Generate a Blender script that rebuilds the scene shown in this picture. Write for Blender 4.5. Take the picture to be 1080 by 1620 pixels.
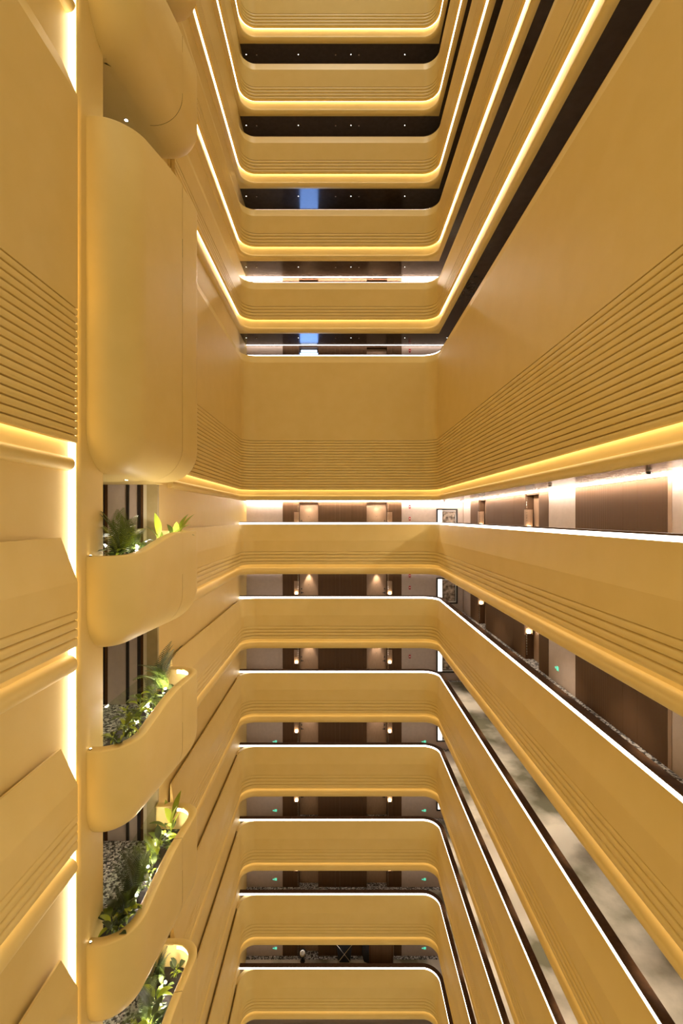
import bpy, bmesh, math, random
from mathutils import Vector, Matrix

# ---------------------------------------------------------------- set-up
for o in list(bpy.data.objects):
    bpy.data.objects.remove(o)
SC = bpy.context.scene
COL = SC.collection
U = 0.031            # one plan unit in metres
PI = math.pi
random.seed(7)

# camera: level wide-angle view down the long axis of the atrium
cd = bpy.data.cameras.new('camera')
cam = bpy.data.objects.new('camera', cd)
COL.objects.link(cam)
cd.sensor_fit = 'HORIZONTAL'
cd.sensor_width = 36.0
cd.lens = 36.0 * 720.0 / 1080.0
cd.shift_x = 3.5 / 1080.0
cd.shift_y = 8.0 / 1080.0
cd.clip_start = 0.1
cd.clip_end = 300
cam.location = (0, 0, 0)
cam.rotation_euler = (PI / 2, 0, 0)
SC.camera = cam

# world: even warm glow of the rest of the atrium
w = bpy.data.worlds.new('world')
SC.world = w
w.use_nodes = True
bg = w.node_tree.nodes['Background']
bg.inputs[0].default_value = (1.0, 0.86, 0.50, 1)
bg.inputs[1].default_value = 0.52

SC.view_settings.view_transform = 'Standard'
SC.view_settings.look = 'None'
SC.view_settings.gamma = 1.0
SC.view_settings.exposure = 0.22
SC.view_settings.use_curve_mapping = False
SC.cycles.adaptive_threshold = 0.03
SC.cycles.max_bounces = 5
SC.cycles.diffuse_bounces = 3
SC.cycles.glossy_bounces = 3

# roof light at the head of the atrium
al = bpy.data.lights.new('atrium_roof_light', 'AREA')
al.shape = 'RECTANGLE'
al.size = 260 * U
al.size_y = 640 * U
al.energy = 45000
al.color = (1.0, 0.90, 0.74)
alo = bpy.data.objects.new('atrium_roof_light', al)
alo.location = (0, 400 * U, 4200 * U)
COL.objects.link(alo)

# ---------------------------------------------------------------- levels
ZK = [-8.5 - 117.85 * k for k in range(8)]       # handrails below the tall wall
ZM = [258.5 + 115.8 * m for m in range(6)]       # handrails above it
YB, XW, RF = 720.0, 152.0, 20.0                   # back face, side face, fillet
YC, XC = 779.0, 212.0                             # corridor walls
XL = -158.8                                       # recessed left wall plane
ORD = ['first', 'second', 'third', 'fourth', 'fifth', 'sixth', 'seventh', 'eighth', 'ninth', 'tenth', 'eleventh', 'twelfth', 'thirteenth', 'fourteenth', 'fifteenth', 'sixteenth', 'seventeenth', 'eighteenth']
def lower_name(k): return '%s gallery below tall wall' % ORD[k]
def upper_name(m): return 'gallery atop tall wall' if m == 0 else '%s gallery above tall wall' % ORD[m - 1]

# ---------------------------------------------------------------- materials
MATS = {}
def nt(name):
    m = bpy.data.materials.new(name)
    m.use_nodes = True
    MATS[name] = m
    return m, m.node_tree, m.node_tree.nodes['Principled BSDF']
def plain(name, col, rough=0.5, metal=0.0, spec=0.5):
    m, t, b = nt(name)
    b.inputs['Base Color'].default_value = (*col, 1)
    b.inputs['Roughness'].default_value = rough
    b.inputs['Metallic'].default_value = metal
    b.inputs['Specular IOR Level'].default_value = spec
    return m
def glow(name, col, strength):
    m, t, b = nt(name)
    b.inputs['Base Color'].default_value = (*col, 1)
    b.inputs['Emission Color'].default_value = (*col, 1)
    b.inputs['Emission Strength'].default_value = strength
    return m
def noisy(name, c1, c2, scale, rough=0.5, bump=0.0, detail=4, stretch=(1, 1, 1), lo=0.35, hi=0.65, metal=0.0):
    m, t, b = nt(name)
    tc = t.nodes.new('ShaderNodeTexCoord')
    mp = t.nodes.new('ShaderNodeMapping'); mp.inputs['Scale'].default_value = stretch
    n = t.nodes.new('ShaderNodeTexNoise'); n.inputs['Scale'].default_value = scale; n.inputs['Detail'].default_value = detail
    r = t.nodes.new('ShaderNodeValToRGB')
    r.color_ramp.elements[0].position = lo; r.color_ramp.elements[0].color = (*c1, 1)
    r.color_ramp.elements[1].position = hi; r.color_ramp.elements[1].color = (*c2, 1)
    t.links.new(tc.outputs['Object'], mp.inputs[0]); t.links.new(mp.outputs[0], n.inputs[0])
    t.links.new(n.outputs['Fac'], r.inputs[0]); t.links.new(r.outputs[0], b.inputs['Base Color'])
    b.inputs['Roughness'].default_value = rough
    b.inputs['Metallic'].default_value = metal
    if bump:
        bp = t.nodes.new('ShaderNodeBump'); bp.inputs['Strength'].default_value = bump; bp.inputs['Distance'].default_value = 0.01
        t.links.new(n.outputs['Fac'], bp.inputs['Height']); t.links.new(bp.outputs[0], b.inputs['Normal'])
    return m

noisy('paint', (0.81, 0.592, 0.212), (0.83, 0.612, 0.232), 1.5, rough=0.5)
noisy('olive_stone', (0.42, 0.33, 0.16), (0.48, 0.38, 0.20), 3.0, rough=0.4)
noisy('wall_plaster', (0.52, 0.415, 0.36), (0.56, 0.45, 0.39), 6.0, rough=0.6)
plain('cream_trim', (0.75, 0.66, 0.48), 0.5)
plain('dark_metal', (0.020, 0.014, 0.012), 0.35)
plain('black', (0.008, 0.008, 0.009), 0.45)
plain('chrome', (0.75, 0.75, 0.75), 0.18, 1.0)
plain('white_board', (0.86, 0.84, 0.80), 0.6)
plain('red_plastic', (0.55, 0.02, 0.03), 0.35)
plain('fabric_black', (0.010, 0.010, 0.016), 0.8)
plain('soil', (0.02, 0.014, 0.010), 0.9)
plain('leaf_dark', (0.045, 0.062, 0.016), 0.4)
plain('leaf_mid', (0.11, 0.155, 0.022), 0.4)
plain('leaf_bright', (0.33, 0.40, 0.03), 0.4)
plain('stem', (0.25, 0.30, 0.14), 0.5)
noisy('cap_wood', (0.075, 0.033, 0.012), (0.105, 0.048, 0.018), 12, rough=0.6, stretch=(1, 1, 8))
MATS['cap_wood'].node_tree.nodes['Principled BSDF'].inputs['Specular IOR Level'].default_value = 0.15
noisy('door_wood', (0.33, 0.205, 0.125), (0.40, 0.255, 0.16), 8, rough=0.45, stretch=(6, 6, 0.6))
noisy('ceiling_bronze', (0.055, 0.036, 0.024), (0.068, 0.045, 0.031), 5, rough=0.18)
noisy('carpet', (0.20, 0.185, 0.12), (0.80, 0.72, 0.60), 0.5, rough=0.95, detail=6, lo=0.38, hi=0.58)
noisy('art_print', (0.09, 0.06, 0.045), (0.62, 0.50, 0.40), 6, rough=0.5, detail=8, lo=0.36, hi=0.62)

# fluted wood: fine vertical ribs
m, t, b = nt('fluted_wood')
tc = t.nodes.new('ShaderNodeTexCoord'); sp = t.nodes.new('ShaderNodeSeparateXYZ')
ad = t.nodes.new('ShaderNodeMath'); ad.operation = 'ADD'
mu = t.nodes.new('ShaderNodeMath'); mu.operation = 'MULTIPLY'; mu.inputs[1].default_value = 2 * PI / (1.3 * U)
si = t.nodes.new('ShaderNodeMath'); si.operation = 'SINE'
mr = t.nodes.new('ShaderNodeMapRange'); mr.inputs[1].default_value = -1; mr.inputs[2].default_value = 1
rp = t.nodes.new('ShaderNodeValToRGB')
rp.color_ramp.elements[0].color = (0.075, 0.038, 0.018, 1); rp.color_ramp.elements[1].color = (0.15, 0.082, 0.042, 1)
bp = t.nodes.new('ShaderNodeBump'); bp.inputs['Strength'].default_value = 0.35; bp.inputs['Distance'].default_value = 0.008
t.links.new(tc.outputs['Object'], sp.inputs[0])
t.links.new(sp.outputs[0], ad.inputs[0]); t.links.new(sp.outputs[1], ad.inputs[1])
t.links.new(ad.outputs[0], mu.inputs[0]); t.links.new(mu.outputs[0], si.inputs[0]); t.links.new(si.outputs[0], mr.inputs[0])
t.links.new(mr.outputs[0], rp.inputs[0]); t.links.new(rp.outputs[0], b.inputs['Base Color'])
t.links.new(mr.outputs[0], bp.inputs['Height']); t.links.new(bp.outputs[0], b.inputs['Normal'])
b.inputs['Roughness'].default_value = 0.6
b.inputs['Specular IOR Level'].default_value = 0.12

# black and white pebbles
m, t, b = nt('pebbles')
tc = t.nodes.new('ShaderNodeTexCoord'); vo = t.nodes.new('ShaderNodeTexVoronoi'); vo.inputs['Scale'].default_value = 1 / (1.5 * U)
sp = t.nodes.new('ShaderNodeSeparateColor'); rp = t.nodes.new('ShaderNodeValToRGB')
e = rp.color_ramp.elements
e[0].position = 0.25; e[0].color = (0.05, 0.045, 0.045, 1); e[1].position = 0.85; e[1].color = (0.80, 0.76, 0.72, 1)
bp = t.nodes.new('ShaderNodeBump'); bp.inputs['Strength'].default_value = 1.0; bp.inputs['Distance'].default_value = 0.03; bp.invert = True
t.links.new(tc.outputs['Object'], vo.inputs[0]); t.links.new(vo.outputs['Color'], sp.inputs[0]); t.links.new(sp.outputs[0], rp.inputs[0])
t.links.new(rp.outputs[0], b.inputs['Base Color']); t.links.new(vo.outputs['Distance'], bp.inputs['Height']); t.links.new(bp.outputs[0], b.inputs['Normal'])
b.inputs['Roughness'].default_value = 0.6

# clear glass (thin): mostly transparent with a little gloss
m, t, b = nt('glass')
t.nodes.remove(b)
tr = t.nodes.new('ShaderNodeBsdfTransparent'); tr.inputs[0].default_value = (0.93, 0.96, 0.91, 1)
gl = t.nodes.new('ShaderNodeBsdfGlossy'); gl.inputs['Roughness'].default_value = 0.03
mx = t.nodes.new('ShaderNodeMixShader'); mx.inputs[0].default_value = 0.06
t.links.new(tr.outputs[0], mx.inputs[1]); t.links.new(gl.outputs[0], mx.inputs[2])
t.links.new(mx.outputs[0], t.nodes['Material Output'].inputs[0])

glow('led_rail', (1.0, 0.95, 0.86), 5.0)
glow('led_cove', (1.0, 0.88, 0.62), 5.5)
glow('led_cove_soft', (1.0, 0.86, 0.58), 2.4)
glow('led_slot', (1.0, 0.88, 0.66), 6.5)
glow('led_planter', (1.0, 0.94, 0.80), 6.0)
glow('led_wash', (1.0, 0.86, 0.72), 110.0)
glow('led_wash_dim', (1.0, 0.86, 0.76), 11.0)
glow('lamp_white', (1.0, 0.92, 0.80), 30.0)
glow('lamp_amber', (1.0, 0.80, 0.52), 14.0)
glow('down_white', (1.0, 0.93, 0.84), 6.0)
glow('picture_glow', (1.0, 0.93, 0.86), 1.3)
glow('exit_green', (0.10, 0.85, 0.55), 1.1)
glow('room_blue', (0.22, 0.42, 1.0), 7.0)
glow('room_white', (0.70, 0.85, 1.0), 3.0)

# ---------------------------------------------------------------- builders
def finish(me, smooth=True, angle=35):
    bm = bmesh.new(); bm.from_mesh(me)
    bmesh.ops.recalc_face_normals(bm, faces=bm.faces)
    bm.to_mesh(me); bm.free()
    if smooth:
        me.shade_smooth()
        me.set_sharp_from_angle(angle=math.radians(angle))
def mk(name, verts, faces, mat, parent=None, origin=(0, 0, 0), smooth=True, angle=35):
    """One mesh object; verts in plan units, origin (plan units) is the thing's base."""
    me = bpy.data.meshes.new(name)
    ox, oy, oz = origin
    me.from_pydata([((v[0] - ox) * U, (v[1] - oy) * U, (v[2] - oz) * U) for v in verts], [], faces)
    finish(me, smooth, angle)
    me.materials.append(MATS[mat])
    o = bpy.data.objects.new(name, me)
    COL.objects.link(o)
    if parent: o.parent = parent
    else: o.location = (ox * U, oy * U, oz * U)
    return o
def inst(name, me, parent, loc=(0, 0, 0), rot=(0, 0, 0), scale=(1, 1, 1)):
    o = bpy.data.objects.new(name, me)
    COL.objects.link(o); o.parent = parent
    o.location = Vector(loc) * U; o.rotation_euler = rot; o.scale = scale
    return o
def root(name, loc, label=None, cat=None, group=None, rz=0):
    o = bpy.data.objects.new(name, None)
    o.empty_display_size = 0.1
    COL.objects.link(o)
    o.location = Vector(loc) * U; o.rotation_euler[2] = rz
    tag(o, label, cat, group)
    return o
def tag(o, label=None, cat=None, group=None, kind=None):
    if label: o['label'] = label
    if cat: o['category'] = cat
    if group: o['group'] = group
    if kind: o['kind'] = kind
    return o
def boxdata(x0, x1, y0, y1, z0, z1):
    v = [(x, y, z) for x in (x0, x1) for y in (y0, y1) for z in (z0, z1)]
    f = [(0, 1, 3, 2), (4, 6, 7, 5), (0, 4, 5, 1), (2, 3, 7, 6), (0, 2, 6, 4), (1, 5, 7, 3)]
    return v, f
def box(name, x0, x1, y0, y1, z0, z1, mat, parent=None, origin=(0, 0, 0)):
    v, f = boxdata(min(x0, x1), max(x0, x1), min(y0, y1), max(y0, y1), min(z0, z1), max(z0, z1))
    return mk(name, v, f, mat, parent, origin, smooth=False)
def join(*parts):
    V, F = [], []
    for v, f in parts:
        n = len(V); V += v; F += [tuple(i + n for i in q) for q in f]
    return V, F
def tube(pts, r, seg=8, r1=None):
    """closed tube through 3-D points"""
    V, F = [], []
    n = len(pts)
    for i, p in enumerate(pts):
        p = Vector(p)
        d = (Vector(pts[min(i + 1, n - 1)]) - Vector(pts[max(i - 1, 0)])).normalized()
        a = d.cross(Vector((0.13, 0.31, 0.94))).normalized()
        if a.length < 0.1: a = Vector((1, 0, 0))
        c = d.cross(a)
        rr = r if r1 is None else r + (r1 - r) * i / (n - 1)
        for j in range(seg):
            t_ = 2 * PI * j / seg
            V.append(tuple(p + (a * math.cos(t_) + c * math.sin(t_)) * rr))
    for i in range(n - 1):
        for j in range(seg):
            k = (j + 1) % seg
            F.append((i * seg + j, i * seg + k, (i + 1) * seg + k, (i + 1) * seg + j))
    F.append(tuple(range(seg))); F.append(tuple((n - 1) * seg + j for j in range(seg)))
    return V, F
def cyl(cx, cy, z0, z1, r, seg=16, r1=None):
    return tube([(cx, cy, z0), (cx, cy, z1)], r, seg, r1)

# path of a balustrade: base points with outward normals, offset n goes into the wall
def u_path(y_near=60.0, left_arc=True, x_left=None):
    P = []
    N = 24
    if left_arc:
        P.append(((-XW, YB - RF), (-1, 0)))
        for i in range(1, N + 1):
            a = PI - (PI / 2) * i / N
            P.append(((-XW + RF + RF * math.cos(a), YB - RF + RF * math.sin(a)), (math.cos(a), math.sin(a))))
    else:
        P.append(((x_left, YB), (0, 1)))
    for i in range(0, N + 1):
        a = PI / 2 - (PI / 2) * i / N
        P.append(((XW - RF + RF * math.cos(a), YB - RF + RF * math.sin(a)), (math.cos(a), math.sin(a))))
    P.append(((XW, y_near), (1, 0)))
    return P
def left_path(y0, y1): return [((-XW, y0), (-1, 0)), ((-XW, y1), (-1, 0))]
def sweep(path, sec, start=None, end=None):
    """sec: closed list of (n, z); start/end: functions (n, z) -> shift in y of the end points"""
    V, F = [], []
    m_ = len(sec)
    for i, ((px, py), (nx, ny)) in enumerate(path):
        for (n, z) in sec:
            dy = 0
            if i == 0 and start: dy = start(n, z)
            if i == len(path) - 1 and end: dy = end(n, z)
            V.append((px + nx * n, py + ny * n + dy, z))
    for i in range(len(path) - 1):
        for j in range(m_):
            k = (j + 1) % m_
            F.append((i * m_ + j, i * m_ + k, (i + 1) * m_ + k, (i + 1) * m_ + j))
    F.append(tuple(range(m_))); F.append(tuple((len(path) - 1) * m_ + j for j in range(m_)))
    return V, F

# ---------------------------------------------------------------- profiles
def prof(kind):
    if kind == 'low': return dict(lip=-3.0, sn=3.5, kink=-29, g0=-46.0, bot=-66.5, ns=4, rc=-77.0, rr=5.5)
    if kind == 'up': return dict(lip=-1.5, sn=5.0, kink=-14, g0=-41.0, bot=-61.0, ns=4, rc=-77.0, rr=4.2)
    return dict(lip=-2.4, sn=5.0, kink=-14, g0=-137.5, bot=-215.5, ns=18, rc=-227.5, rr=4.0)
def band_parts(par, org, z, kind, path, back, start=None, end=None):
    p = prof(kind)
    sh = lambda f: (lambda n, zz: f(n, zz - z)) if f else None
    s_, e_ = sh(start), sh(end)
    sec = [(3.2, z + p['lip']), (0, z + p['kink']), (0, z + p['g0']), (back, z + p['g0']), (back, min(z + p['lip'], z - 1.0) if back < 5 else z - 3.4), (p['sn'] - 0.05, z - 3.4), (p['sn'] - 0.05, z + p['lip'])]
    mk('panel', *sweep(path, sec, s_, e_), 'paint', par, org, angle=5.0)
    h = (p['bot'] - p['g0']) / p['ns']
    for i in range(p['ns']):
        a, b_ = z + p['g0'] + h * i, z + p['g0'] + h * (i + 1)
        last = i == p['ns'] - 1
        sec = [(1.7, a), (0.3, a - 0.6), (0, a - 1.2), (0, b_ + 0.9), (0.2, b_ + 0.3), (1.7 if not last else 0.3, b_), (3.2, b_), (3.2, a)]
        mk('slat', *sweep(path, sec, s_, e_), 'paint', par, org, angle=60)
    mk('cove_light', *sweep(path, [(3.5, z + p['bot'] + 2.4), (6.2, z + p['bot'] + 2.4), (6.2, z + p['bot'] + 3.0), (3.5, z + p['bot'] + 3.0)], s_, e_), 'led_cove_soft' if kind == 'low' else 'led_cove', par, org, smooth=False)
    # recess wall and the rounded nosing beneath
    rc, rr, n0 = z + p['rc'], p['rr'], 6.0
    sec = [(n0, z + p['bot'] + 4), (n0, rc + rr + 1.5), (n0 - 0.5, rc + rr)]
    for i in range(1, 10):
        a = PI / 2 + PI * i / 10
        sec.append((n0 - 0.5 + rr * math.cos(a), rc + rr * math.sin(a)))
    sec += [(n0 - 0.5, rc - rr), (7.2, rc - rr), (7.2, z + p['bot'] + 4)]
    mk('nosing', *sweep(path, sec), 'paint', par, org, angle=50)

# ---------------------------------------------------------------- balustrades of the galleries
def balustrade(z, kind, label):
    org = (0, YB, z - 36)
    r = root('gallery_balustrade', org, label, 'balustrade', 'gallery balustrades')
    band_parts(r, org, z, kind, u_path(), 9.0)
    sp_ = u_path(left_arc=False, x_left=XL)
    sn = prof(kind)['sn']
    mk('light_strip', *sweep(sp_, [(sn, z - 3.4), (sn + 0.8, z - 3.4), (sn + 0.8, z - 0.2), (sn, z - 0.2)]), 'led_rail', r, org, smooth=False)
    mk('handrail_cap', *sweep(sp_, [(sn - 0.2, z - 0.2), (9.4, z - 0.2), (9.4, z + 0.8), (sn - 0.2, z + 0.8)]), 'cap_wood', r, org)
    if kind != 'low':
        p = prof(kind); zz = z + p['rc'] - p['rr']
        for sd in (-1, 1):
            pts = [(sd * abs(px + nx * 7.0), py + ny * 7.0) for (px, py), (nx, ny) in u_path()[25:50]] + [(sd * (XW + 7.2), YB + 7.2)]
            if sd < 0: pts = [(max(x, XL + 0.02), y) for x, y in pts]
            c = len(pts)
            V = [(x, y, zz + 0.01) for x, y in pts] + [(x, y, zz + 3) for x, y in pts]
            F = [tuple(range(c)), tuple(range(c, 2 * c))] + [(i, (i + 1) % c, c + (i + 1) % c, c + i) for i in range(c)]
            mk('corner_soffit', V, F, 'paint', r, org)
    return r
for k in range(8):
    balustrade(ZK[k], 'low', 'cream balustrade with white light strip of ' + lower_name(k))
for m_ in range(6):
    lab = 'tall ribbed cream wall band between the upper and lower galleries' if m_ == 0 else 'cream balustrade with glowing cove light of ' + upper_name(m_)
    balustrade(ZM[m_], 'tall' if m_ == 0 else 'up', lab)

# left wall bands (far stretch behind the planter balconies, near stretch beside the camera)
def mitre_near(kink):
    return lambda n, zz: -10.7 * max(0.0, min(1.0, (zz - kink) / (-3 - kink)))
def mitre_far(kink):
    return lambda n, zz: 8.0 * max(0.0, min(1.0, (zz - kink) / (-3 - kink)))
LV = [(ZK[k], 'low', lower_name(k)) for k in range(8)] + [(ZM[i], 'tall' if i == 0 else 'up', upper_name(i)) for i in range(6)]
for z, kind, nm in LV:
    kk = prof(kind)['kink']
    pos = 'level with ' + nm
    org = (-XW, 560, z + prof(kind)['bot'])
    r = root('wall_band', org, 'ribbed cream band on far left wall, ' + pos, 'wall band', 'far left wall bands')
    band_parts(r, org, z, kind, left_path(421, YB - RF), 4.4)
    box('end_block', -XW - 4.35, XL + 0.05, 421, 425, z + prof(kind)['bot'], z + kk, 'paint', r, org)
    org = (-XW, 160, z + prof(kind)['bot'])
    r = root('wall_band', org, 'ribbed cream band on near left wall, ' + pos, 'wall band', 'near left wall bands')
    band_parts(r, org, z, kind, left_path(40, 264.6), 4.4, end=mitre_near(kk))

# ---------------------------------------------------------------- shell of the building
ZLO, ZHI = -960, 950
tag(box('wall_left', -172, XL, 30, 267.2, ZLO, ZHI, 'paint'), kind='structure')
tag(box('wall_left', -172, XL, 397, 800, ZLO, ZHI, 'paint'), kind='structure')

# column between the light slot and the planter balconies, rounded corners
sec = []
cx0, cx1, cy0, cy1, rad = -176, -153.0, 267.8, 296.0, 3.0
for (cx, cy, a0) in ((cx1 - rad, cy0 + rad, -PI / 2), (cx1 - 1.5, cy1 - 1.5, 0)):
    rr = rad if cy < 280 else 1.5
    for i in range(7):
        a = a0 + (PI / 2) * i / 6
        sec.append((cx + rr * math.cos(a), cy + rr * math.sin(a)))
sec += [(cx0, cy1), (cx0, cy0)]
n = len(sec)
V = [(x, y, ZLO) for x, y in sec] + [(x, y, ZHI) for x, y in sec]
F = [(i, (i + 1) % n, n + (i + 1) % n, n + i) for i in range(n)] + [tuple(range(n)), tuple(range(n, 2 * n))]
tag(mk('wall_column', V, F, 'paint'), kind='structure')
tag(box('wall_lobby', -300, -176, 267.8, 296, ZLO, ZHI, 'wall_plaster'), kind='structure')
tag(box('wall_lobby_end', -304, -300, 267.8, 400, ZLO, ZHI, 'wall_plaster'), kind='structure')
# tall vertical light in the slot
r = root('vertical_slot_light', (-156, 267, ZLO), 'tall white vertical light line beside the near left wall', 'light')
org = (-156, 267, ZLO)
box('diffuser', -158.7, -155.2, 266.9, 267.7, ZLO, ZHI, 'led_slot', r, org)
box('housing', -160, -154.5, 267.75, 269, ZLO, ZHI, 'paint', r, org)

# lobby end wall (faces the camera) behind the planters
lw = tag(box('wall_lobby_back', -300, XL, 397, 400, ZLO, ZHI, 'wall_plaster'), kind='structure')
for (x0, x1, mat, y0, nm) in ((-206, -203.4, 'dark_metal', 394, 'mullion'), (-203.4, -201, 'cap_wood', 394.6, 'trim'), (-201, -184.7, 'wall_plaster', 395.2, 'wall_panel'),
                          (-184.7, -182.3, 'dark_metal', 394, 'mullion'), (-182.3, -174.9, 'wall_plaster', 395.2, 'wall_panel'),
                          (-174.9, -172.2, 'dark_metal', 394, 'mullion'), (-172.2, -169.8, 'cap_wood', 394.8, 'trim'),
                          (-169.8, -166.7, 'cream_trim', 394.4, 'trim'), (-166.7, -157.2, 'olive_stone', 394, 'stone_panel'),
                          (-224, -206, 'wall_plaster', 395.2, 'wall_panel')):
    box(nm, x0 + 0.05, x1 - 0.05, y0, 396.9, ZLO, ZHI, mat, lw)

# ---------------------------------------------------------------- corridors
def spot(name, loc, energy, size_deg, col=(1, 0.85, 0.66), blend=0.6, rot=(0, 0, 0), radius=0.03):
    l = bpy.data.lights.new(name, 'SPOT')
    l.energy = energy; l.color = col; l.spot_size = math.radians(size_deg); l.spot_blend = blend; l.shadow_soft_size = radius
    o = bpy.data.objects.new(name, l); COL.objects.link(o)
    o.location = Vector(loc) * U; o.rotation_euler = rot
    return o
def point(name, loc, energy, col=(1, 0.9, 0.75), radius=0.03):
    l = bpy.data.lights.new(name, 'POINT')
    l.energy = energy; l.color = col; l.shadow_soft_size = radius
    o = bpy.data.objects.new(name, l); COL.objects.link(o)
    o.location = Vector(loc) * U
    return o

DOORN = [0]
def door(x0, x1, y, zf, zt, hinge_right, axis='x'):
    """door leaf in an alcove; axis 'x': leaf spans x and faces -y; axis 'y': leaf spans y and faces -x"""
    DOORN[0] += 1
    def P(a, d, z): return (a, y - d, z) if axis == 'x' else (y - d, a, z)
    def B(nm, a0, a1, d0, d1, z0, z1, mat, par):
        p, q = P(a0, d0, z0), P(a1, d1, z1)
        return box(nm, p[0], q[0], p[1], q[1], p[2], q[2], mat, par, org)
    org = P((x0 + x1) / 2, 0, zf)
    o = B('door_%d' % DOORN[0], x0 + 0.4, x1 - 0.4, 0, 1.2, zf, zt, 'door_wood', None)
    tag(o, kind='structure')
    hx = x0 + 3.4 if hinge_right else x1 - 3.4
    xc = (x0 + x1) / 2
    B('peephole', xc - 0.45, xc + 0.45, 1.2, 1.5, zf + 44.2, zf + 45.3, 'black', o)
    B('lock', hx - 0.9, hx + 0.9, 1.2, 2.0, zf + 36.6, zf + 38.6, 'black', o)
    hd = B('handle', hx - 0.9, hx + 0.9, 1.2, 2.0, zf + 29.6, zf + 32.2, 'black', o)
    s = 1 if hinge_right else -1
    B('lever', hx - 0.4 * s, hx + 3.6 * s, 2.0, 2.6, zf + 30.5, zf + 31.5, 'black', hd)
    return o

def sconce(x, y, z, label, rz=0, bead_dx=2.6):
    """tall beaded wall light: fins, lamp cube and a chrome bead rod. Faces -y before rotation."""
    org = (x, y, z)
    r = root('wall_sconce', org, label, 'wall lamp', 'beaded corridor wall lamps', rz)
    o0 = (0, 0, 0)
    box('back_plate', -4.2, 4.2, -0.5, 0, -8, 16, 'door_wood', r, o0)
    for s in (-1, 1): box('side_fin', s * 4.2, s * 3.8, -3.4, -0.5, -8, 16, 'door_wood', r, o0)
    box('lamp', -2.0, 2.0, -3.0, -0.8, -6.4, -2.6, 'lamp_amber', r, o0)
    box('tray', -3.6, 3.6, -3.4, -0.5, -7.4, -6.6, 'cap_wood', r, o0)
    parts = [tube([(bead_dx, -3.9, -30), (bead_dx, -3.9, 30)], 0.12, 6)]
    for i in range(20): parts.append(boxdata(bead_dx - 0.4, bead_dx + 0.4, -4.3, -3.5, -30 + i * 3, -29 + i * 3))
    mk('bead_rod', *join(*parts), 'chrome', r, o0, smooth=False)
    return r

def exit_sign(loc, rz, label):
    r = root('exit_sign', loc, label, 'exit sign', 'low green exit signs', rz)
    o0 = (0, 0, 0)
    r.scale = (0.88, 0.88, 0.88)
    box('plate', -4.4, 4.4, -0.35, 0, -2.9, 2.9, 'wall_plaster', r, o0)
    # arrow, door frame and running figure, cut as flat shapes on the plate
    arrow = ([(-4.1, -0.5, 0), (-2.3, -0.5, 1.4), (-2.3, -0.5, 0.5), (-0.7, -0.5, 0.5), (-0.7, -0.5, -0.5), (-2.3, -0.5, -0.5), (-2.3, -0.5, -1.4)], [(0, 1, 2, 3, 4, 5, 6)])
    V = arrow[0] + [(x, -0.36, z) for x, _, z in arrow[0]]
    F = [tuple(range(7)), tuple(range(7, 14))] + [(i, (i + 1) % 7, 7 + (i + 1) % 7, 7 + i) for i in range(7)]
    mk('arrow', V, F, 'exit_green', r, o0, smooth=False)
    fr = join(boxdata(0.1, 0.6, -0.5, -0.36, -2.4, 2.4), boxdata(3.6, 4.1, -0.5, -0.36, -2.4, 2.4), boxdata(0.6, 3.6, -0.5, -0.36, 1.9, 2.4))
    mk('door_mark', *fr, 'exit_green', r, o0, smooth=False)
    man = join(boxdata(1.7, 2.5, -0.5, -0.36, 0.9, 1.6), boxdata(1.4, 2.6, -0.5, -0.36, -0.6, 0.7), boxdata(0.8, 1.6, -0.5, -0.36, -1.9, -0.7), boxdata(2.3, 3.1, -0.5, -0.36, -1.9, -0.7), boxdata(2.7, 3.3, -0.5, -0.36, -0.1, 0.6))
    mk('running_figure', *man, 'exit_green', r, o0, smooth=False)
    return r

def fire_box(loc, label):
    r = root('fire_alarm', loc, label, 'fire alarm', 'red fire alarms')
    o0 = (0, 0, 0)
    box('body', -1.6, 1.6, -1.0, 0, -3.0, 3.0, 'red_plastic', r, o0)
    box('label_plate', -1.0, 1.0, -1.15, -1.0, -0.6, 0.8, 'white_board', r, o0)
    box('button', -0.7, 0.7, -1.3, -1.0, -2.3, -1.2, 'black', r, o0)
    return r

def picture(z, nm):
    org = (184, YC, z)
    r = root('framed_picture', org, 'black framed brown picture at corridor corner of ' + nm, 'picture', 'framed corridor pictures')
    x0, x1, z0, z1 = 166.0, 201.8, z - 21.6, z + 22.6
    fr = join(boxdata(x0, x0 + 2.1, YC - 2.6, YC, z0, z1), boxdata(x1 - 2.1, x1, YC - 2.6, YC, z0, z1), boxdata(x0 + 2.1, x1 - 2.1, YC - 2.6, YC, z1 - 2.1, z1), boxdata(x0 + 2.1, x1 - 2.1, YC - 2.6, YC, z0, z0 + 2.1))
    mk('frame', *fr, 'black', r, org, smooth=False)
    box('mat_board', x0 + 2.1, x1 - 2.1, YC - 1.0, YC - 0.1, z0 + 2.1, z1 - 2.1, 'white_board', r, org)
    box('light_panel', x0 + 2.1, x0 + 9.6, YC - 1.3, YC - 1.0, z0 + 2.1, z1 - 2.1, 'picture_glow', r, org)
    a0, a1, b0, b1 = 176.6, 197.8, z - 17.0, z + 17.8
    fr = join(boxdata(a0, a0 + 0.7, YC - 2.0, YC - 1.0, b0, b1), boxdata(a1 - 0.7, a1, YC - 2.0, YC - 1.0, b0, b1), boxdata(a0, a1, YC - 2.0, YC - 1.0, b1 - 0.7, b1), boxdata(a0, a1, YC - 2.0, YC - 1.0, b0, b0 + 0.7))
    inf = mk('inner_frame', *fr, 'black', r, org, smooth=False)
    box('print', a0 + 0.7, a1 - 0.7, YC - 1.6, YC - 1.0, b0 + 0.7, b1 - 0.7, 'art_print', inf, org)

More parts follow.
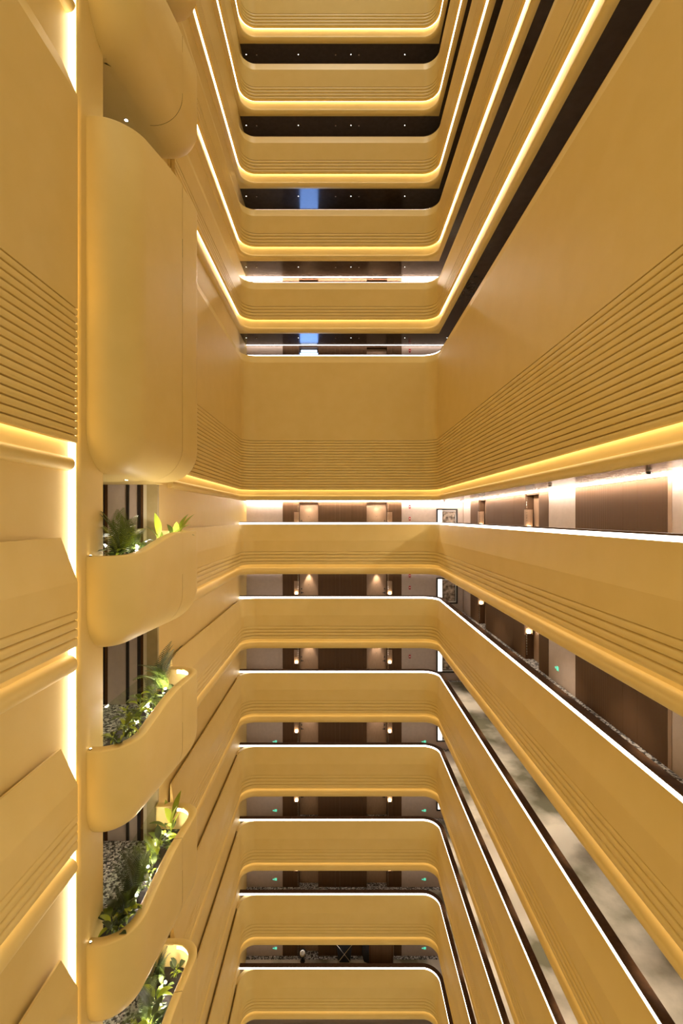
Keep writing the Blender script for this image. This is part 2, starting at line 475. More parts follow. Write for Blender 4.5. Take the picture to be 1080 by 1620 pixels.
BACK_PANELS = [(-158.7, -97, 'wall_plaster'), (-97, -82, 'fluted_wood'), (-82, -68.7, 'fluted_wood'),
               (-36.2, -29.5, 'fluted_wood'), (-29.5, -7, 'fluted_wood'), (-7, 1, 'fluted_wood'), (1, 20, 'fluted_wood'), (20, 40, 'fluted_wood'), (40, 47, 'fluted_wood'),
               (81.7, 92, 'fluted_wood'), (92, 106.6, 'fluted_wood'), (106.6, 211.9, 'wall_plaster')]
RIGHT_PANELS = [(736, 778.9, 'wall_plaster'), (714, 736, 'fluted_wood'), (692, 714, 'fluted_wood'),
                (622, 659, 'fluted_wood'), (594, 622, 'fluted_wood'), (553, 594, 'fluted_wood'), (531, 553, 'fluted_wood'), (518.7, 531, 'fluted_wood'),
                (461.7, 483.8, 'fluted_wood'), (409, 461.7, 'wall_plaster'), (379, 409, 'fluted_wood'), (359, 379, 'fluted_wood'), (341, 359, 'fluted_wood'),
                (324, 341, 'fluted_wood'), (294, 324, 'fluted_wood'), (290.5, 294, 'door_wood'), (235, 290.5, 'wall_plaster'), (120, 235, 'fluted_wood'), (60, 120, 'wall_plaster')]
ALC_BACK = [(-68.7, -36.2, True), (47, 81.7, False)]
ALC_RIGHT = [(659, 692), (483.8, 518.7)]

def corridor(z, ztop, nm, detail_back, detail_right, blue=False, wash=True, sharp=False):
    """z: handrail height, ztop: soffit height above this gallery"""
    zf = z - 36
    # floor slab (L-shaped plate) with pebble borders
    def plate(name, z0, z1, n0, mat, sharp=False):
        pts = [(px + nx * n0, py + ny * n0) for (px, py), (nx, ny) in u_path()]
        if sharp: pts = [(-158.6, YB + n0), (XW + n0, YB + n0), (XW + n0, 60)]
        pts[0] = (max(pts[0][0], -158.6), pts[0][1])
        pts += [(XC + 15, 60), (XC + 15, YC + 15), (-158.6, YC + 15)]
        c = len(pts)
        V = [(x, y, z0) for x, y in pts] + [(x, y, z1) for x, y in pts]
        F = [tuple(range(c)), tuple(range(c, 2 * c))] + [(i, (i + 1) % c, c + (i + 1) % c, c + i) for i in range(c)]
        return tag(mk(name, V, F, mat, smooth=False), kind='structure')
    plate('floor', zf - 6, zf, 9.0, 'carpet')
    plate('ceiling', ztop + 0.02, ztop + 5, 7.25, 'ceiling_bronze', sharp)
    g = 6.0
    V, F = join(boxdata(-158.6, XC - 0.05, YC - g, YC - 0.05, zf, zf + 0.5), boxdata(XC - 3.6, XC - 0.05, 60, YC - g, zf, zf + 0.5),
                *[boxdata(a0 - (6 if i == 0 else 0) * 0 + 0.1, a1 - 0.1, YC - 0.05, 788, zf, zf + 0.5) for i, (a0, a1, _) in enumerate(ALC_BACK) if detail_back],
                *[boxdata(XC - 0.05, 221, a0 + 0.1, a1 - 0.1, zf, zf + 0.5) for a0, a1 in ALC_RIGHT if detail_right])
    tag(mk('pebble_border', V, F, 'pebbles', smooth=False), 'grey and white pebble strip along corridor wall of ' + nm, 'pebbles', 'corridor pebble strips', 'stuff')
    # walls
    wb = tag(box('wall_back', -158.7, 224, 790, 794, zf, ztop, 'door_wood'), kind='structure')
    wr = tag(box('wall_right', 223, 227, 60, 789.9, zf, ztop, 'door_wood'), kind='structure')
    if detail_back:
        for x0, x1, mt in BACK_PANELS:
            box('wall_panel', x0 + 0.08, x1 - 0.08, YC if mt == 'fluted_wood' else YC + 0.3, 789.9, zf, ztop - 0.01, mt, wb)
        for i, (a0, a1, hr) in enumerate(ALC_BACK):
            box('door_header', a0 + 0.02, a1 - 0.02, YC + 1, 789.9, ztop - 2.4, ztop - 0.01, 'cap_wood', wb)
            if blue and i == 0:
                DOORN[0] += 1
                d = tag(box('door_%d' % DOORN[0], a0 + 0.4, a1 - 0.4, 788.6, 789.8, zf, ztop - 2.6, 'dark_metal'), kind='structure')
                box('lit_opening', a0 + 0.8, a1 - 0.8, 787.9, 788.5, zf + 1, ztop - 9, 'room_blue', d)
                box('transom', a0 + 2.5, a1 - 2.5, 787.9, 788.5, ztop - 7.5, ztop - 4, 'room_white', d)
            else:
                door(a0, a1, 789.6, zf + 0.5, ztop - 2.6, hr)
    else:
        box('wall_panel', -158.7, 211.9, YC, 789.9, zf, ztop - 0.01, 'wall_plaster', wb)
    if detail_right:
        for y0, y1, mt in RIGHT_PANELS:
            box('wall_panel', XC if mt != 'wall_plaster' else XC + 0.3, 222.9, y0 + 0.08, y1 - 0.08, zf, ztop - 0.01, mt, wr)
        for (y0, y1) in ALC_RIGHT:
            box('door_header', XC + 1, 222.9, y0 + 0.02, y1 - 0.02, ztop - 2.4, ztop - 0.01, 'cap_wood', wr)
            door(y0, y1, 222.6, zf + 0.5, ztop - 2.6, True, axis='y')
    else:
        box('wall_panel', XC, 222.9, 60, YC, zf, ztop - 0.01, 'wall_plaster', wr)
    if wash:
        org = (0, YC, ztop)
        r = root('wall_wash_light', org, 'white light line along the corridor ceiling edge of ' + nm, 'light', 'corridor wall wash lights')
        wm = 'led_wash' if wash >= 2 else 'led_wash_dim'
        box('back_strip', -158, 206, YC - 4.2, YC - 3.0, ztop - 0.5, ztop - 0.05, wm, r, org)
        if wash == 3: wm = 'led_wash_dim'
        box('side_strip', XC - 4.2, XC - 3.0, 70, YC - 6, ztop - 0.5, ztop - 0.05, wm, r, org)

for k in range(8):
    ztop = ZM[0] - 231.5 if k == 0 else ZK[k - 1] - 82
    corridor(ZK[k], ztop, lower_name(k), k < 7, k < 3, wash=2 if k == 0 else 1, sharp=k == 0)
for i in range(5):
    corridor(ZM[i], ZM[i + 1] - 81.2, upper_name(i), i < 3, False, blue=i in (0, 2), wash=3 if i == 1 else (1 if i == 0 else 0), sharp=True)

# pictures, alarms, exit signs and wall lamps along the back corridors
for k in range(5):
    picture(ZK[k], lower_name(k))
for k in range(7):
    nm = lower_name(k)
    for i, (x, side) in enumerate(((-73.0, 'left'), (86.0, 'right'))):
        sconce(x, YC, ZK[k] + (1 if k else 1), 'glowing beaded wall lamp by %s back door, %s' % (side, nm), bead_dx=2.8 if i == 0 else -2.8)
    if k >= 2:
        for x, side in ((-110.5, 'left'), (144.5, 'right')):
            exit_sign((x, YC + 0.3, ZK[k] - 22.5), 0, 'low green exit sign on back wall %s side, %s' % (side, nm))
    if k < 3:
        fire_box((120.5, YC + 0.3, ZK[k] + 26), 'upper red fire alarm on pale back wall of ' + nm)
        fire_box((120.5, YC + 0.3, ZK[k] + 5.5), 'lower red fire alarm on pale back wall of ' + nm)
fire_box((120.5, YC + 0.3, ZM[0] + 26), 'red fire alarm on pale back wall of ' + upper_name(0))
for k in (1, 2):
    exit_sign((XC + 0.3, 444, ZK[k] - 21), -PI / 2, 'low green exit sign on right corridor wall of ' + lower_name(k))
for k in (0, 1, 2):
    sconce(214.6, 691.5, ZK[k] + 1, 'beaded lamp in right corridor far door alcove, ' + lower_name(k), bead_dx=-2.8)
    sconce(214.6, 518.2, ZK[k] + 1, 'beaded lamp in right corridor near door alcove, ' + lower_name(k), bead_dx=-2.8)

# door downlights and corridor downlights of the lower galleries
def downlight(loc, label, group, energy=0, size=70, mat='down_white', rad=0.9):
    r = root('downlight', loc, label, 'downlight', group)
    o0 = (0, 0, 0)
    V, F = [], []
    n = 14
    for i in range(n):
        a = 2 * PI * i / n
        for rr, zz in ((rad * 1.45, 0.0), (rad * 1.45, -0.25), (rad, -0.25), (rad, 0.0)):
            V.append((rr * math.cos(a), rr * math.sin(a), zz))
    for i in range(n):
        j = (i + 1) % n
        for q in range(4):
            F.append((i * 4 + q, j * 4 + q, j * 4 + (q + 1) % 4, i * 4 + (q + 1) % 4))
    rg = mk('ring', V, F, 'dark_metal', r, o0)
    mk('lens', *cyl(0, 0, -0.2, 0.0, rad * 0.98, n), mat, rg, o0)
    if energy:
        spot('downlight_beam', (loc[0], loc[1], loc[2] - 0.6), energy, size)
    return r
for k in range(0, 4):
    ztop = ZM[0] - 231.5 if k == 0 else ZK[k - 1] - 82
    for x, side in ((-52.4, 'left'), (64.4, 'right')):
        downlight((x, 784.5, ztop - 2.4), 'downlight over %s door in back wall of %s' % (side, lower_name(k)), 'downlights over doors', 120 if k else 60, 62)
for k in range(1, 6):
    for j, y in enumerate((690, 600, 510, 420, 330, 240)):
        downlight((181, y, ZK[k - 1] - 82), '%s downlight from far end, right corridor ceiling, %s' % (ORD[j], lower_name(k)), 'right corridor downlights', 120, 80)

# small fittings in the dark ceilings of the upper galleries
for i in range(1, 6):
    zc = ZM[i] - 81.2
    nm = upper_name(i - 1)
    for j, x in enumerate((-152, -67, 19, 107, 176)):
        downlight((x, 744, zc), '%s tiny downlight from left, dark ceiling of %s' % (ORD[j], nm), 'tiny ceiling downlights', 0, mat='down_white', rad=0.75)
    for j, x in enumerate((-135, -6, 32)):
        r = root('smoke_detector', (x, 744, zc), '%s round detector from left, dark ceiling of %s' % (ORD[j], nm), 'detector', 'ceiling detectors')
        mk('base', *cyl(0, 0, -0.5, 0.0, 1.6, 16), 'cap_wood', r, (0, 0, 0))
        mk('sensor', *cyl(0, 0, -1.1, -0.5, 1.0, 14, 0.7), 'wall_plaster', r, (0, 0, 0))

# dome cameras under the first lower gallery's ceiling
for (x, y, s) in ((176, 762, 'far corner'), (172, 372, 'middle'), (178, 262, 'near end')):
    zc = ZM[0] - 231.5
    r = root('dome_camera', (x, y, zc), 'dome camera, right corridor ceiling, %s, %s' % (s, lower_name(0)), 'camera', 'dome cameras')
    mk('mount', *cyl(0, 0, -0.8, 0, 1.7, 16), 'wall_plaster', r, (0, 0, 0))
    V, F = [], []
    for a in range(5):
        th = a * PI / 2 / 5
        for b_ in range(14):
            ph = 2 * PI * b_ / 14
            V.append((1.4 * math.cos(th) * math.cos(ph), 1.4 * math.cos(th) * math.sin(ph), -0.8 - 1.5 * math.sin(th)))
    for a in range(4):
        for b_ in range(14):
            F.append((a * 14 + b_, a * 14 + (b_ + 1) % 14, (a + 1) * 14 + (b_ + 1) % 14, (a + 1) * 14 + b_))
    F.append(tuple(range(14))); F.append(tuple(4 * 14 + q for q in range(14)))
    mk('dome', V, F, 'black', r, (0, 0, 0))

# ---------------------------------------------------------------- planter balconies
def fillet_plan(pts, radii, seg):
    out = [pts[0]]
    for i in range(1, len(pts) - 1):
        p0, p, p1 = Vector(pts[i - 1]), Vector(pts[i]), Vector(pts[i + 1])
        a, b_ = (p0 - p).normalized(), (p1 - p).normalized()
        ang = a.angle(b_)
        d = radii[i - 1] / math.tan(ang / 2)
        c = p + (a + b_).normalized() * (radii[i - 1] / math.sin(ang / 2))
        s, e_ = p + a * d - c, p + b_ * d - c
        a0 = math.atan2(s.y, s.x); a1 = math.atan2(e_.y, e_.x)
        while a1 - a0 > PI: a1 -= 2 * PI
        while a1 - a0 < -PI: a1 += 2 * PI
        for q in range(seg[i - 1] + 1):
            t_ = a0 + (a1 - a0) * q / seg[i - 1]
            out.append((c.x + radii[i - 1] * math.cos(t_), c.y + radii[i - 1] * math.sin(t_)))
    out.append(pts[-1])
    return out
YS = 351.0   # joint in the shell
def pod_plan(n):
    """rounded outline of the balcony, shrunk by n; always the same number of points"""
    pts = [(-152.95, 275 + n), (-127.0 - n, 275 + n), (-117.0 - n, 395 - n), (-157.0, 395 - n)]
    cur = fillet_plan(pts, (max(24 - 0.8 * n, 4), max(18 - 0.6 * n, 3)), (14, 12))
    a, b_ = cur[15], cur[16]          # straight outer side: split it
    mid = [(a[0] + (b_[0] - a[0]) * q, a[1] + (b_[1] - a[1]) * q) for q in (0.2, 0.4, 0.55, 0.68, 0.685, 0.85)]
    return cur[:16] + mid + cur[16:]
NP = len(pod_plan(0)); SEAM = 16 + 3     # shell ends at SEAM, end shell starts at SEAM+1
def smooth01(x): x = max(0, min(1, x)); return x * x * (3 - 2 * x)
def pod(z, zbot, label):
    org = (-157, 335, zbot)
    r = root('planter_balcony', org, label, 'balcony', 'curved planter balconies')
    base = pod_plan(0)
    zr = [z - 15.5 + 12.5 * smooth01((p[1] - 276) / 74) for p in base]
    rb = 26.0
    prof_ = [(5.2, lambda q: z - 37), (5.2, lambda q: zr[q] - 1.3), (6.6, lambda q: zr[q] - 1.2), (6.6, lambda q: zr[q] - 0.4), (6.2, lambda q: zr[q]), (0.7, lambda q: zr[q]), (0.2, lambda q: zr[q] - 0.25), (0, lambda q: zr[q] - 0.8),
             (0, lambda q: (zr[q] + zbot + rb) / 2), (0, lambda q: zbot + rb)]
    for a in range(1, 13):
        th = a * PI / 2 / 12
        prof_.append((rb * (1 - math.cos(th)) * 0.92, (lambda th: lambda q: zbot + rb - rb * math.sin(th))(th)))
    plans = [pod_plan(n) for n, _ in prof_]
    m_ = len(prof_)
    def shell(name, i0, i1):
        V, F = [], []
        for i in range(i0, i1 + 1):
            for j in range(m_):
                x, y = plans[j][i]
                V.append((x, y, prof_[j][1](i)))
        c = i1 - i0 + 1
        for i in range(c - 1):
            for j in range(m_ - 1):
                F.append((i * m_ + j, i * m_ + j + 1, (i + 1) * m_ + j + 1, (i + 1) * m_ + j))
        return mk(name, V, F, 'paint', r, org, angle=50)
    shell('shell', 0, SEAM); shell('end_shell', SEAM + 1, NP - 1)
    # dark backing behind the joint
    V, F = [], []
    for i in (SEAM - 0, SEAM + 1):
        for j in range(4, m_):
            x, y = plans[j][i]
            V.append((x - 0.45, y + (-0.6 if i == SEAM else 0.6), prof_[j][1](i) + (0.45 if j > 9 else -0.3)))
    c = m_ - 4
    for j in range(c - 1): F.append((j, j + 1, c + j + 1, c + j))
    mk('joint_seal', V, F, 'cap_wood', r, org)
    # flat underside
    pl = plans[-1]
    V = [(x, y, zbot) for x, y in pl] + [(x, y, zbot + 0.8) for x, y in pl]
    n = len(pl)
    F = [tuple(range(n)), tuple(range(n, 2 * n))] + [(i, (i + 1) % n, n + (i + 1) % n, n + i) for i in range(n)]
    mk('underside', V, F, 'paint', r, org)
    return r, zr
def rim_light(par, z, zr, org):
    pa, pb = pod_plan(5.25), pod_plan(5.9)
    V, F = [], []
    idx = list(range(4, NP - 1))
    for i in idx:
        for (pl, dz) in ((pa, -4.2), (pa, -1.5), (pb, -1.5), (pb, -4.2)):
            V.append((pl[i][0], pl[i][1], zr[i] + dz))
    for i in range(len(idx) - 1):
        for q in range(4): F.append((i * 4 + q, i * 4 + (q + 1) % 4, (i + 1) * 4 + (q + 1) % 4, (i + 1) * 4 + q))
    F.append((0, 1, 2, 3)); F.append(tuple((len(idx) - 1) * 4 + q for q in range(4)))
    mk('rim_light', V, F, 'led_planter', par, org, smooth=False)

pods = {}
def pod_unit(z, zbot, ztop, nm, planted, lobby=True):
    kind = 'tall curved cream balcony shell spanning two storeys beside the column' if 'atop' in nm else 'curved cream planter balcony at ' + nm
    r, zr = pod(z, zbot, kind)
    org = (-157, 335, zbot)
    zf = z - 36
    rim_light(r, z, zr, org)
    pl = pod_plan(5.3)
    V = [(x, y, z - 23) for x, y in pl] + [(x, y, z - 37) for x, y in pl]
    n = len(pl)
    F = [tuple(range(n)), tuple(range(n, 2 * n))] + [(i, (i + 1) % n, n + (i + 1) % n, n + i) for i in range(n)]
    mk('soil', V, F, 'soil', r, org, smooth=False)
    # lobby slab behind
    tag(box('floor', -300, -157.1, 296.1, 393.9, zf - 4, zf, 'pebbles'), kind='structure')
    tag(box('ceiling', -300, -151.5, 296.1, 393.9, zbot + 0.06, zbot + 4, 'paint'), kind='structure')
    # glass balustrade on the lobby side
    go = (-156, 345, zf)
    g = root('glass_balustrade', go, 'clear glass balustrade behind the planter balcony, ' + nm, 'balustrade', 'glass lobby balustrades')
    box('pane', -156.3, -155.9, 297, 393, zf + 1.2, z, 'glass', g, go)
    box('base_channel', -156.8, -155.4, 297, 393, zf, zf + 1.2, 'dark_metal', g, go)

for k in range(4):
    pod_unit(ZK[k], ZK[k] - 76, 0, lower_name(k), True)
pod_unit(ZM[0], 28.0, 0, upper_name(0), False)
pod_unit(ZM[1], ZM[1] - 76, 0, upper_name(1), False)
pod_unit(ZM[2], ZM[2] - 76, 0, upper_name(2), False)

# lobby ceiling downlights
for zc, nm in [(28.0, lower_name(0))] + [(ZK[k] - 76, lower_name(k + 1)) for k in range(3)] + [(ZM[1] - 76, upper_name(0))]:
    downlight((-160, 342, zc), 'bright lobby ceiling downlight above planter balcony, ' + nm, 'lobby downlights', 30, 120, mat='lamp_white', rad=1.2)

# ---------------------------------------------------------------- plants
def frond_mesh(name, L, arch, pairs, ll, mat, droop=0.35):
    V, F = [], []
    pts = []
    N = pairs
    for i in range(N + 1):
        s = i / N
        th = s * arch
        # arc growing up (+z) and bending to +x
        x = L * (1 - math.cos(th)) / max(arch, 1e-3); zz = L * math.sin(th) / max(arch, 1e-3)
        pts.append(Vector((x, 0, zz)))
    tv, tf = tube([tuple(p) for p in pts], 0.32, 5, 0.08)
    V += tv; F += tf
    for i in range(3, N + 1):
        s = i / N
        p = pts[i]
        d = (pts[min(i + 1, N)] - pts[i - 1]).normalized()
        up = Vector((-d.z, 0, d.x))
        wdt = 0.55 * L / N
        ln = ll * math.sin(PI * min(1, 0.12 + 0.88 * s) ** 0.8) * 0.95 + 0.12 * ll
        for sd in (-1, 1):
            dirv = (Vector((0, sd, 0)) * 0.85 + d * 0.55 + up * 0.12).normalized()
            tip = p + dirv * ln + Vector((0, 0, -droop * ln * 0.5))
            mid = p + dirv * ln * 0.5 + up * 0.05 * ln
            b0 = len(V)
            V += [tuple(p - d * wdt * 0.3), tuple(mid - d * wdt * 0.55), tuple(tip), tuple(mid + d * wdt * 0.55), tuple(p + d * wdt * 0.3)]
            F.append((b0, b0 + 1, b0 + 3, b0 + 4)); F.append((b0 + 1, b0 + 2, b0 + 3))
    me = bpy.data.meshes.new(name)
    me.from_pydata([(v[0] * U, v[1] * U, v[2] * U) for v in V], [], F)
    me.materials.append(MATS[mat]); me.shade_smooth()
    return me
def leaf_mesh(name, L, W, bend, mat, stalk=0.35):
    """broad leaf on a stalk: grows up and bends over to +x, creased along the midrib"""
    V, F = [], []
    N = 8
    sl = L * stalk
    P = []
    for i in range(N + 1):
        s = i / N
        th = s * bend + 0.15
        P.append(Vector((sl * 0.15 + L * (1 - math.cos(th)) / 1.2, 0, sl + L * math.sin(th) / max(bend, 0.8))))
    tv, tf = tube([(0, 0, 0), tuple(P[0] * 0.6), tuple(P[0])], 0.22, 5, 0.14)
    V += tv; F += tf
    b0 = len(V)
    for i in range(N + 1):
        s = i / N
        wd = W * 0.5 * math.sin(PI * (s ** 0.75)) + 0.02
        p = P[i]
        V += [tuple(p + Vector((0, -wd, wd * 0.25))), tuple(p), tuple(p + Vector((0, wd, wd * 0.25)))]
    for i in range(N):
        for q in range(2):
            F.append((b0 + i * 3 + q, b0 + i * 3 + q + 1, b0 + (i + 1) * 3 + q + 1, b0 + (i + 1) * 3 + q))
    me = bpy.data.meshes.new(name)
    me.from_pydata([(v[0] * U, v[1] * U, v[2] * U) for v in V], [], F)
    me.materials.append(MATS[mat]); me.shade_smooth()
    return me
FROND = [frond_mesh('frond', 34, 1.0, 30, 8.0, 'leaf_dark'), frond_mesh('frond', 30, 1.35, 28, 7.0, 'leaf_mid'), frond_mesh('frond', 26, 0.7, 26, 7.0, 'leaf_dark')]
FROND_G = [frond_mesh('frond', 34, 0.9, 30, 8.0, 'leaf_mid'), frond_mesh('frond', 30, 1.3, 28, 7.0, 'leaf_bright')]
LEAF = [leaf_mesh('leaf', 9, 4.2, 1.3, 'leaf_mid'), leaf_mesh('leaf', 8, 3.4, 1.7, 'leaf_bright'), leaf_mesh('leaf', 11, 5.0, 1.0, 'leaf_dark')]
LONG = [leaf_mesh('leaf', 22, 5.0, 0.75, 'leaf_bright', 0.2), leaf_mesh('leaf', 20, 5.5, 1.1, 'leaf_mid', 0.2)]
SMALL = [leaf_mesh('leaf', 4.5, 2.0, 1.5, 'leaf_mid', 0.5), leaf_mesh('leaf', 4.0, 1.8, 1.8, 'leaf_bright', 0.5), leaf_mesh('leaf', 4.8, 2.0, 1.2, 'leaf_dark', 0.5)]

def palm(loc, n, sc, label, meshes=FROND, lean=(0.1, 0.6), seed=0):
    rd = random.Random(seed)
    r = root('palm', loc, label, 'palm', 'palms in the planter balconies')
    mk('trunk', *tube([(0, 0, -0.3), (0.1, 0, 3.5 * sc)], 0.9 * sc, 8, 0.6 * sc), 'stem', r, (0, 0, 0))
    for i in range(n):
        sgn = 1 if loc[1] < 312 else (-1 if loc[1] > 362 else (1 if i % 2 else -1))
        az = sgn * PI / 2 + rd.uniform(-0.45, 0.75) * sgn if i % 3 else PI + rd.uniform(-0.7, 0.7)
        ln_ = rd.uniform(-0.25, 0.35) if i % 3 else rd.uniform(-0.35, -0.05)
        if loc[1] > 362 and i % 3 != 1: az, ln_ = rd.uniform(-0.9, 0.9), rd.uniform(-0.35, -0.1)
        inst('frond', meshes[i % len(meshes)], r, (0, 0, 3.0 * sc), (0, ln_, az), (sc * rd.uniform(0.9, 1.15),) * 3)
    return r
def broadleaf(loc, n, sc, label, meshes=LEAF, seed=0, tall=0.0, cat='plant'):
    rd = random.Random(seed)
    r = root('leafy_plant', loc, label, cat, 'leafy plants in the planter balconies')
    hgt = max(2.0, tall)
    mk('stem', *tube([(0, 0, -0.3), (0.2, 0.1, hgt * 0.5), (0, 0, hgt)], 0.35 * sc, 6, 0.2 * sc), 'stem', r, (0, 0, 0))
    for i in range(n):
        zz = rd.uniform(0.35 * hgt, hgt)
        inst('leaf', meshes[rd.randrange(len(meshes))], r, (0, 0, zz), (rd.uniform(-0.2, 0.2), rd.uniform(0.0, 0.8), 2.4 * i + rd.uniform(-0.3, 0.3)), (sc * rd.uniform(0.8, 1.15),) * 3)
    return r

def at(px, Y): return (px - 536.5) * Y / 720.0
SOILZ = -23
# (plant kind, pixel column for its foot, depth, fronds or leaves, scale, extra) for each planted balcony
PSC, LSC = 1.12, 1.15
PL = {
 0: [('palm', 186, 296, 9, 0.95, 'G'), ('palm', 206, 312, 7, 0.85, ''), ('leafy', 178, 287, 14, 0.9, 6), ('leafy', 218, 322, 16, 0.8, 8), ('leafy', 226, 332, 12, 0.7, 9), ('long', 252, 368, 5, 0.95, 8), ('long', 276, 384, 4, 0.9, 8)],
 1: [('palm', 262, 380, 11, 1.15, ''), ('palm', 240, 352, 6, 0.6, ''), ('leafy', 221, 322, 16, 0.8, 16), ('leafy', 200, 304, 22, 0.7, 16), ('leafy', 196, 292, 20, 0.75, 12), ('leafy', 190, 284, 14, 0.6, 6), ('leafy', 243, 345, 18, 0.75, 12), ('leafy', 212, 309, 20, 0.7, 14), ('leafy', 232, 335, 16, 0.7, 12)],
 2: [('palm', 206, 310, 10, 0.9, ''), ('palm', 222, 328, 8, 0.75, ''), ('palm', 184, 287, 7, 0.6, ''), ('leafy', 180, 282, 14, 0.8, 6), ('long', 270, 378, 6, 0.9, 6), ('leafy', 250, 356, 14, 0.8, 10), ('palm', 240, 346, 8, 0.6, 'G'), ('leafy', 200, 298, 14, 0.9, 8), ('leafy', 262, 366, 14, 0.8, 8)],
 3: [('palm', 262, 384, 9, 0.8, ''), ('palm', 232, 344, 8, 0.75, ''), ('leafy', 246, 352, 12, 1.1, 8), ('leafy', 236, 336, 14, 1.0, 8), ('palm', 214, 318, 8, 0.7, 'G')],
}
for k in (0, 1, 2, 3):
    PL[k] += [('low', 0, 286.5 + 13 * j + (k % 2) * 3, 16, 0.8, 3) for j in range(8)]
for k, lst in PL.items():
    nm = lower_name(k)
    for i, (kind, px, Y, n, sc, ex) in enumerate(lst):
        x = max(-149.5, min(-137.0, at(px, Y)))
        if kind == 'leafy' and Y < 291: Y, x = Y + 8, -145.0
        loc = (x, Y, ZK[k] + SOILZ)
        if kind == 'low':
            loc = (-136.5 - 3 * (i % 3) - (4 if Y < 292 else 0), Y, loc[2])
            broadleaf(loc, n, sc, 'low leafy ground cover in planter of %s, %s from near end' % (nm, ORD[sorted(q[2] for q in lst).index(lst[i][2])]), SMALL + [LEAF[2]], seed=k * 50 + i, tall=4)
        elif kind == 'palm':
            loc = (max(-149, min(-142.5, x)), min(374, max(297, Y)), loc[2])
            palm(loc, n, sc * PSC, '%s palm in planter of %s, %s from near end' % ('bright green' if ex else 'dark feathery', nm, ORD[sorted(q[2] for q in lst).index(lst[i][2])]), FROND_G if ex else FROND, seed=k * 20 + i)
        elif kind == 'long':
            broadleaf(loc, n, sc * LSC, 'long-leaved plant in planter of %s, %s from near end' % (nm, ORD[sorted(q[2] for q in lst).index(lst[i][2])]), LONG, seed=k * 20 + i, tall=ex * 1.25)
        else:
            broadleaf(loc, n, sc * LSC, 'small-leaved bush in planter of %s, %s from near end' % (nm, ORD[sorted(q[2] for q in lst).index(lst[i][2])]), SMALL + LEAF[:2] if k < 2 else LEAF + SMALL[:1], seed=k * 20 + i, tall=ex * 1.25)
    # spot lamps among the plants
    for j, (px, Y, dz, en) in enumerate(((258, 366, -12, 40), (230, 336, -14, 34), (212, 312, -15, 14))):
        x = max(-150.0, min(-134.0, at(px, Y) + 2))
        z0 = ZK[k] + SOILZ
        r = root('garden_spotlight', (x, Y, z0), '%s spotlight from far end among plants, %s' % (ORD[j], nm), 'spotlight', 'garden spotlights')
        h = dz - SOILZ
        mk('spike', *cyl(0, 0, -0.4, h - 1.0, 0.25, 8), 'dark_metal', r, (0, 0, 0))
        hd = mk('head', *tube([(0, 0.6, h - 1.2), (0, -0.6, h + 0.6)], 1.1, 12), 'dark_metal', r, (0, 0, 0))
        mk('lens', *tube([(0, -0.62, h + 0.62), (0, -0.72, h + 0.78)], 0.95, 12), 'lamp_white', hd, (0, 0, 0))
        point('garden_spotlight_glow', (x, Y - 1.6, z0 + h + 2.2), en, radius=0.04)
    # little uplights at the column and at the far jamb
    for j, (x, y, z0, s) in enumerate(((-151.6, 277.6, ZK[k] - 15.0, 'column'), (-156.4, 411, ZK[k] - 34, 'far wall'))):
        r = root('uplight', (x, y, z0 - 0.8), 'tiny warm uplight by %s beside planter balcony, %s' % (s, nm), 'uplight', 'tiny uplights')
        mk('body', *cyl(0, 0, 0, 1.0, 0.7, 12), 'dark_metal', r, (0, 0, 0))
        mk('lens', *cyl(0, 0, 1.0, 1.1, 0.6, 12), 'lamp_amber', r, (0, 0, 0))
        spot('uplight_beam', (x, y, z0 + 0.6), 2.5 if j == 0 else 40, 40 if j == 0 else 75, (1, 0.82, 0.55), 0.8, (PI, 0, 0))

# ---------------------------------------------------------------- things left on the lowest corridor
zf = ZK[6] - 36
# laundry cart: folding X frame with a black bag
o_ = (8.5, 769, zf)
r = root('laundry_cart', o_, 'folding laundry cart with black bag and silver X frame in the lowest visible corridor', 'cart')
V, F = [], []
for zz, sx, sy in ((3, 9, 4.2), (6, 10.5, 4.7), (18, 12, 5.0), (33, 12.6, 5.2)):
    for q in range(16):
        a = 2 * PI * q / 16
        ca, sa = math.cos(a), math.sin(a)
        e = lambda c: math.copysign(abs(c) ** 0.45, c)
        V.append((sx * e(ca), sy * e(sa), zz + 0.5 * math.sin(3 * a)))
for i in range(3):
    for q in range(16): F.append((i * 16 + q, i * 16 + (q + 1) % 16, (i + 1) * 16 + (q + 1) % 16, (i + 1) * 16 + q))
F.append(tuple(range(16))); F.append(tuple(48 + q for q in range(16)))
mk('bag', V, F, 'fabric_black', r, (0, 0, 0))
for y in (-5.8, 5.8):
    for s in (-1, 1):
        mk('frame_bar', *tube([(-12.5 * s, y, 2.5), (12.5 * s, y, 34)], 0.42, 8), 'chrome', r, (0, 0, 0))
for x in (-12.5, 12.5):
    mk('top_rail', *tube([(x, -5.8, 34), (x, 5.8, 34)], 0.45, 8), 'chrome', r, (0, 0, 0))
    for y in (-5.8, 5.8):
        mk('wheel', *tube([(x, y - 0.6, 1.4), (x, y + 0.6, 1.4)], 1.4, 12), 'black', r, (0, 0, 0))
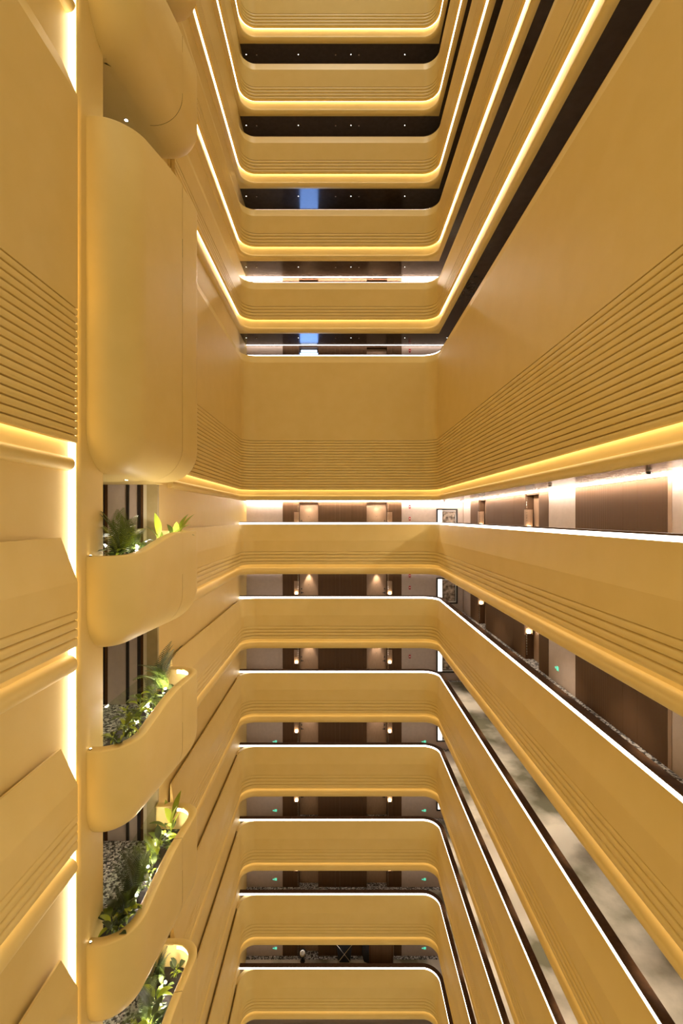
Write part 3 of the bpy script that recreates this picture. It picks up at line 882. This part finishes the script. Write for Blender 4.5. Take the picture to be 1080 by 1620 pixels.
# housekeeping trolley
o_ = (66, 769, zf)
r = root('housekeeping_trolley', o_, 'brown housekeeping trolley with rounded black end bag in the lowest visible corridor', 'trolley')
box('body', -16, 24, -7, 7, 3, 40, 'cap_wood', r, (0, 0, 0))
box('top_shelf', -17, 24.4, -7.4, 7.4, 40, 41.2, 'door_wood', r, (0, 0, 0))
box('lower_trim', -16.2, 24.2, -7.3, 7.3, 3, 5, 'black', r, (0, 0, 0))
box('door_panel', -13, 3.6, -7.4, -7.02, 6.5, 38, 'fluted_wood', r, (0, 0, 0))
box('door_panel', 4.4, 21, -7.4, -7.02, 6.5, 38, 'fluted_wood', r, (0, 0, 0))
V, F = [], []
for q in range(13):
    a = PI / 2 + PI * q / 12
    for zz, s in ((3, 0.75), (12, 0.95), (40, 1.0)):
        V.append((-16.2 + 12 * s * math.cos(a), 7 * s * math.sin(a), zz))
for q in range(12):
    for j in range(2): F.append((q * 3 + j, (q + 1) * 3 + j, (q + 1) * 3 + j + 1, q * 3 + j + 1))
F.append(tuple(q * 3 + 2 for q in range(13))); F.append(tuple(q * 3 for q in range(13)))
mk('end_bag', V, F, 'fabric_black', r, (0, 0, 0))
mk('pole', *tube([(25.0, -6.8, 0), (25.0, -6.8, 44)], 0.4, 8), 'chrome', r, (0, 0, 0))
mk('pole', *tube([(25.0, 6.8, 0), (25.0, 6.8, 44)], 0.4, 8), 'chrome', r, (0, 0, 0))
for x in (-14, 21):
    for y in (-5.5, 5.5): mk('wheel', *tube([(x, y - 0.6, 1.5), (x, y + 0.6, 1.5)], 1.5, 12), 'black', r, (0, 0, 0))
# small round-headed machine
o_ = (-62, 770, zf)
r = root('upright_cleaner', o_, 'small black machine with round silver top beside the left door, lowest visible corridor', 'machine')
mk('base', *cyl(0, 0, 0, 1.8, 4.2, 18, 3.6), 'black', r, (0, 0, 0))
mk('stem', *cyl(0, 0.4, 1.8, 10, 2.0, 14, 2.4), 'black', r, (0, 0, 0))
mk('drum', *tube([(0, 1.6, 13), (0, -1.6, 15.0)], 5.8, 24), 'black', r, (0, 0, 0))
rm = mk('rim', *tube([(0, -1.62, 15.02), (0, -2.1, 15.3)], 4.6, 24), 'chrome', r, (0, 0, 0))
mk('dial', *tube([(0, -2.12, 15.32), (0, -2.4, 15.5)], 2.8, 20), 'white_board', rm, (0, 0, 0))
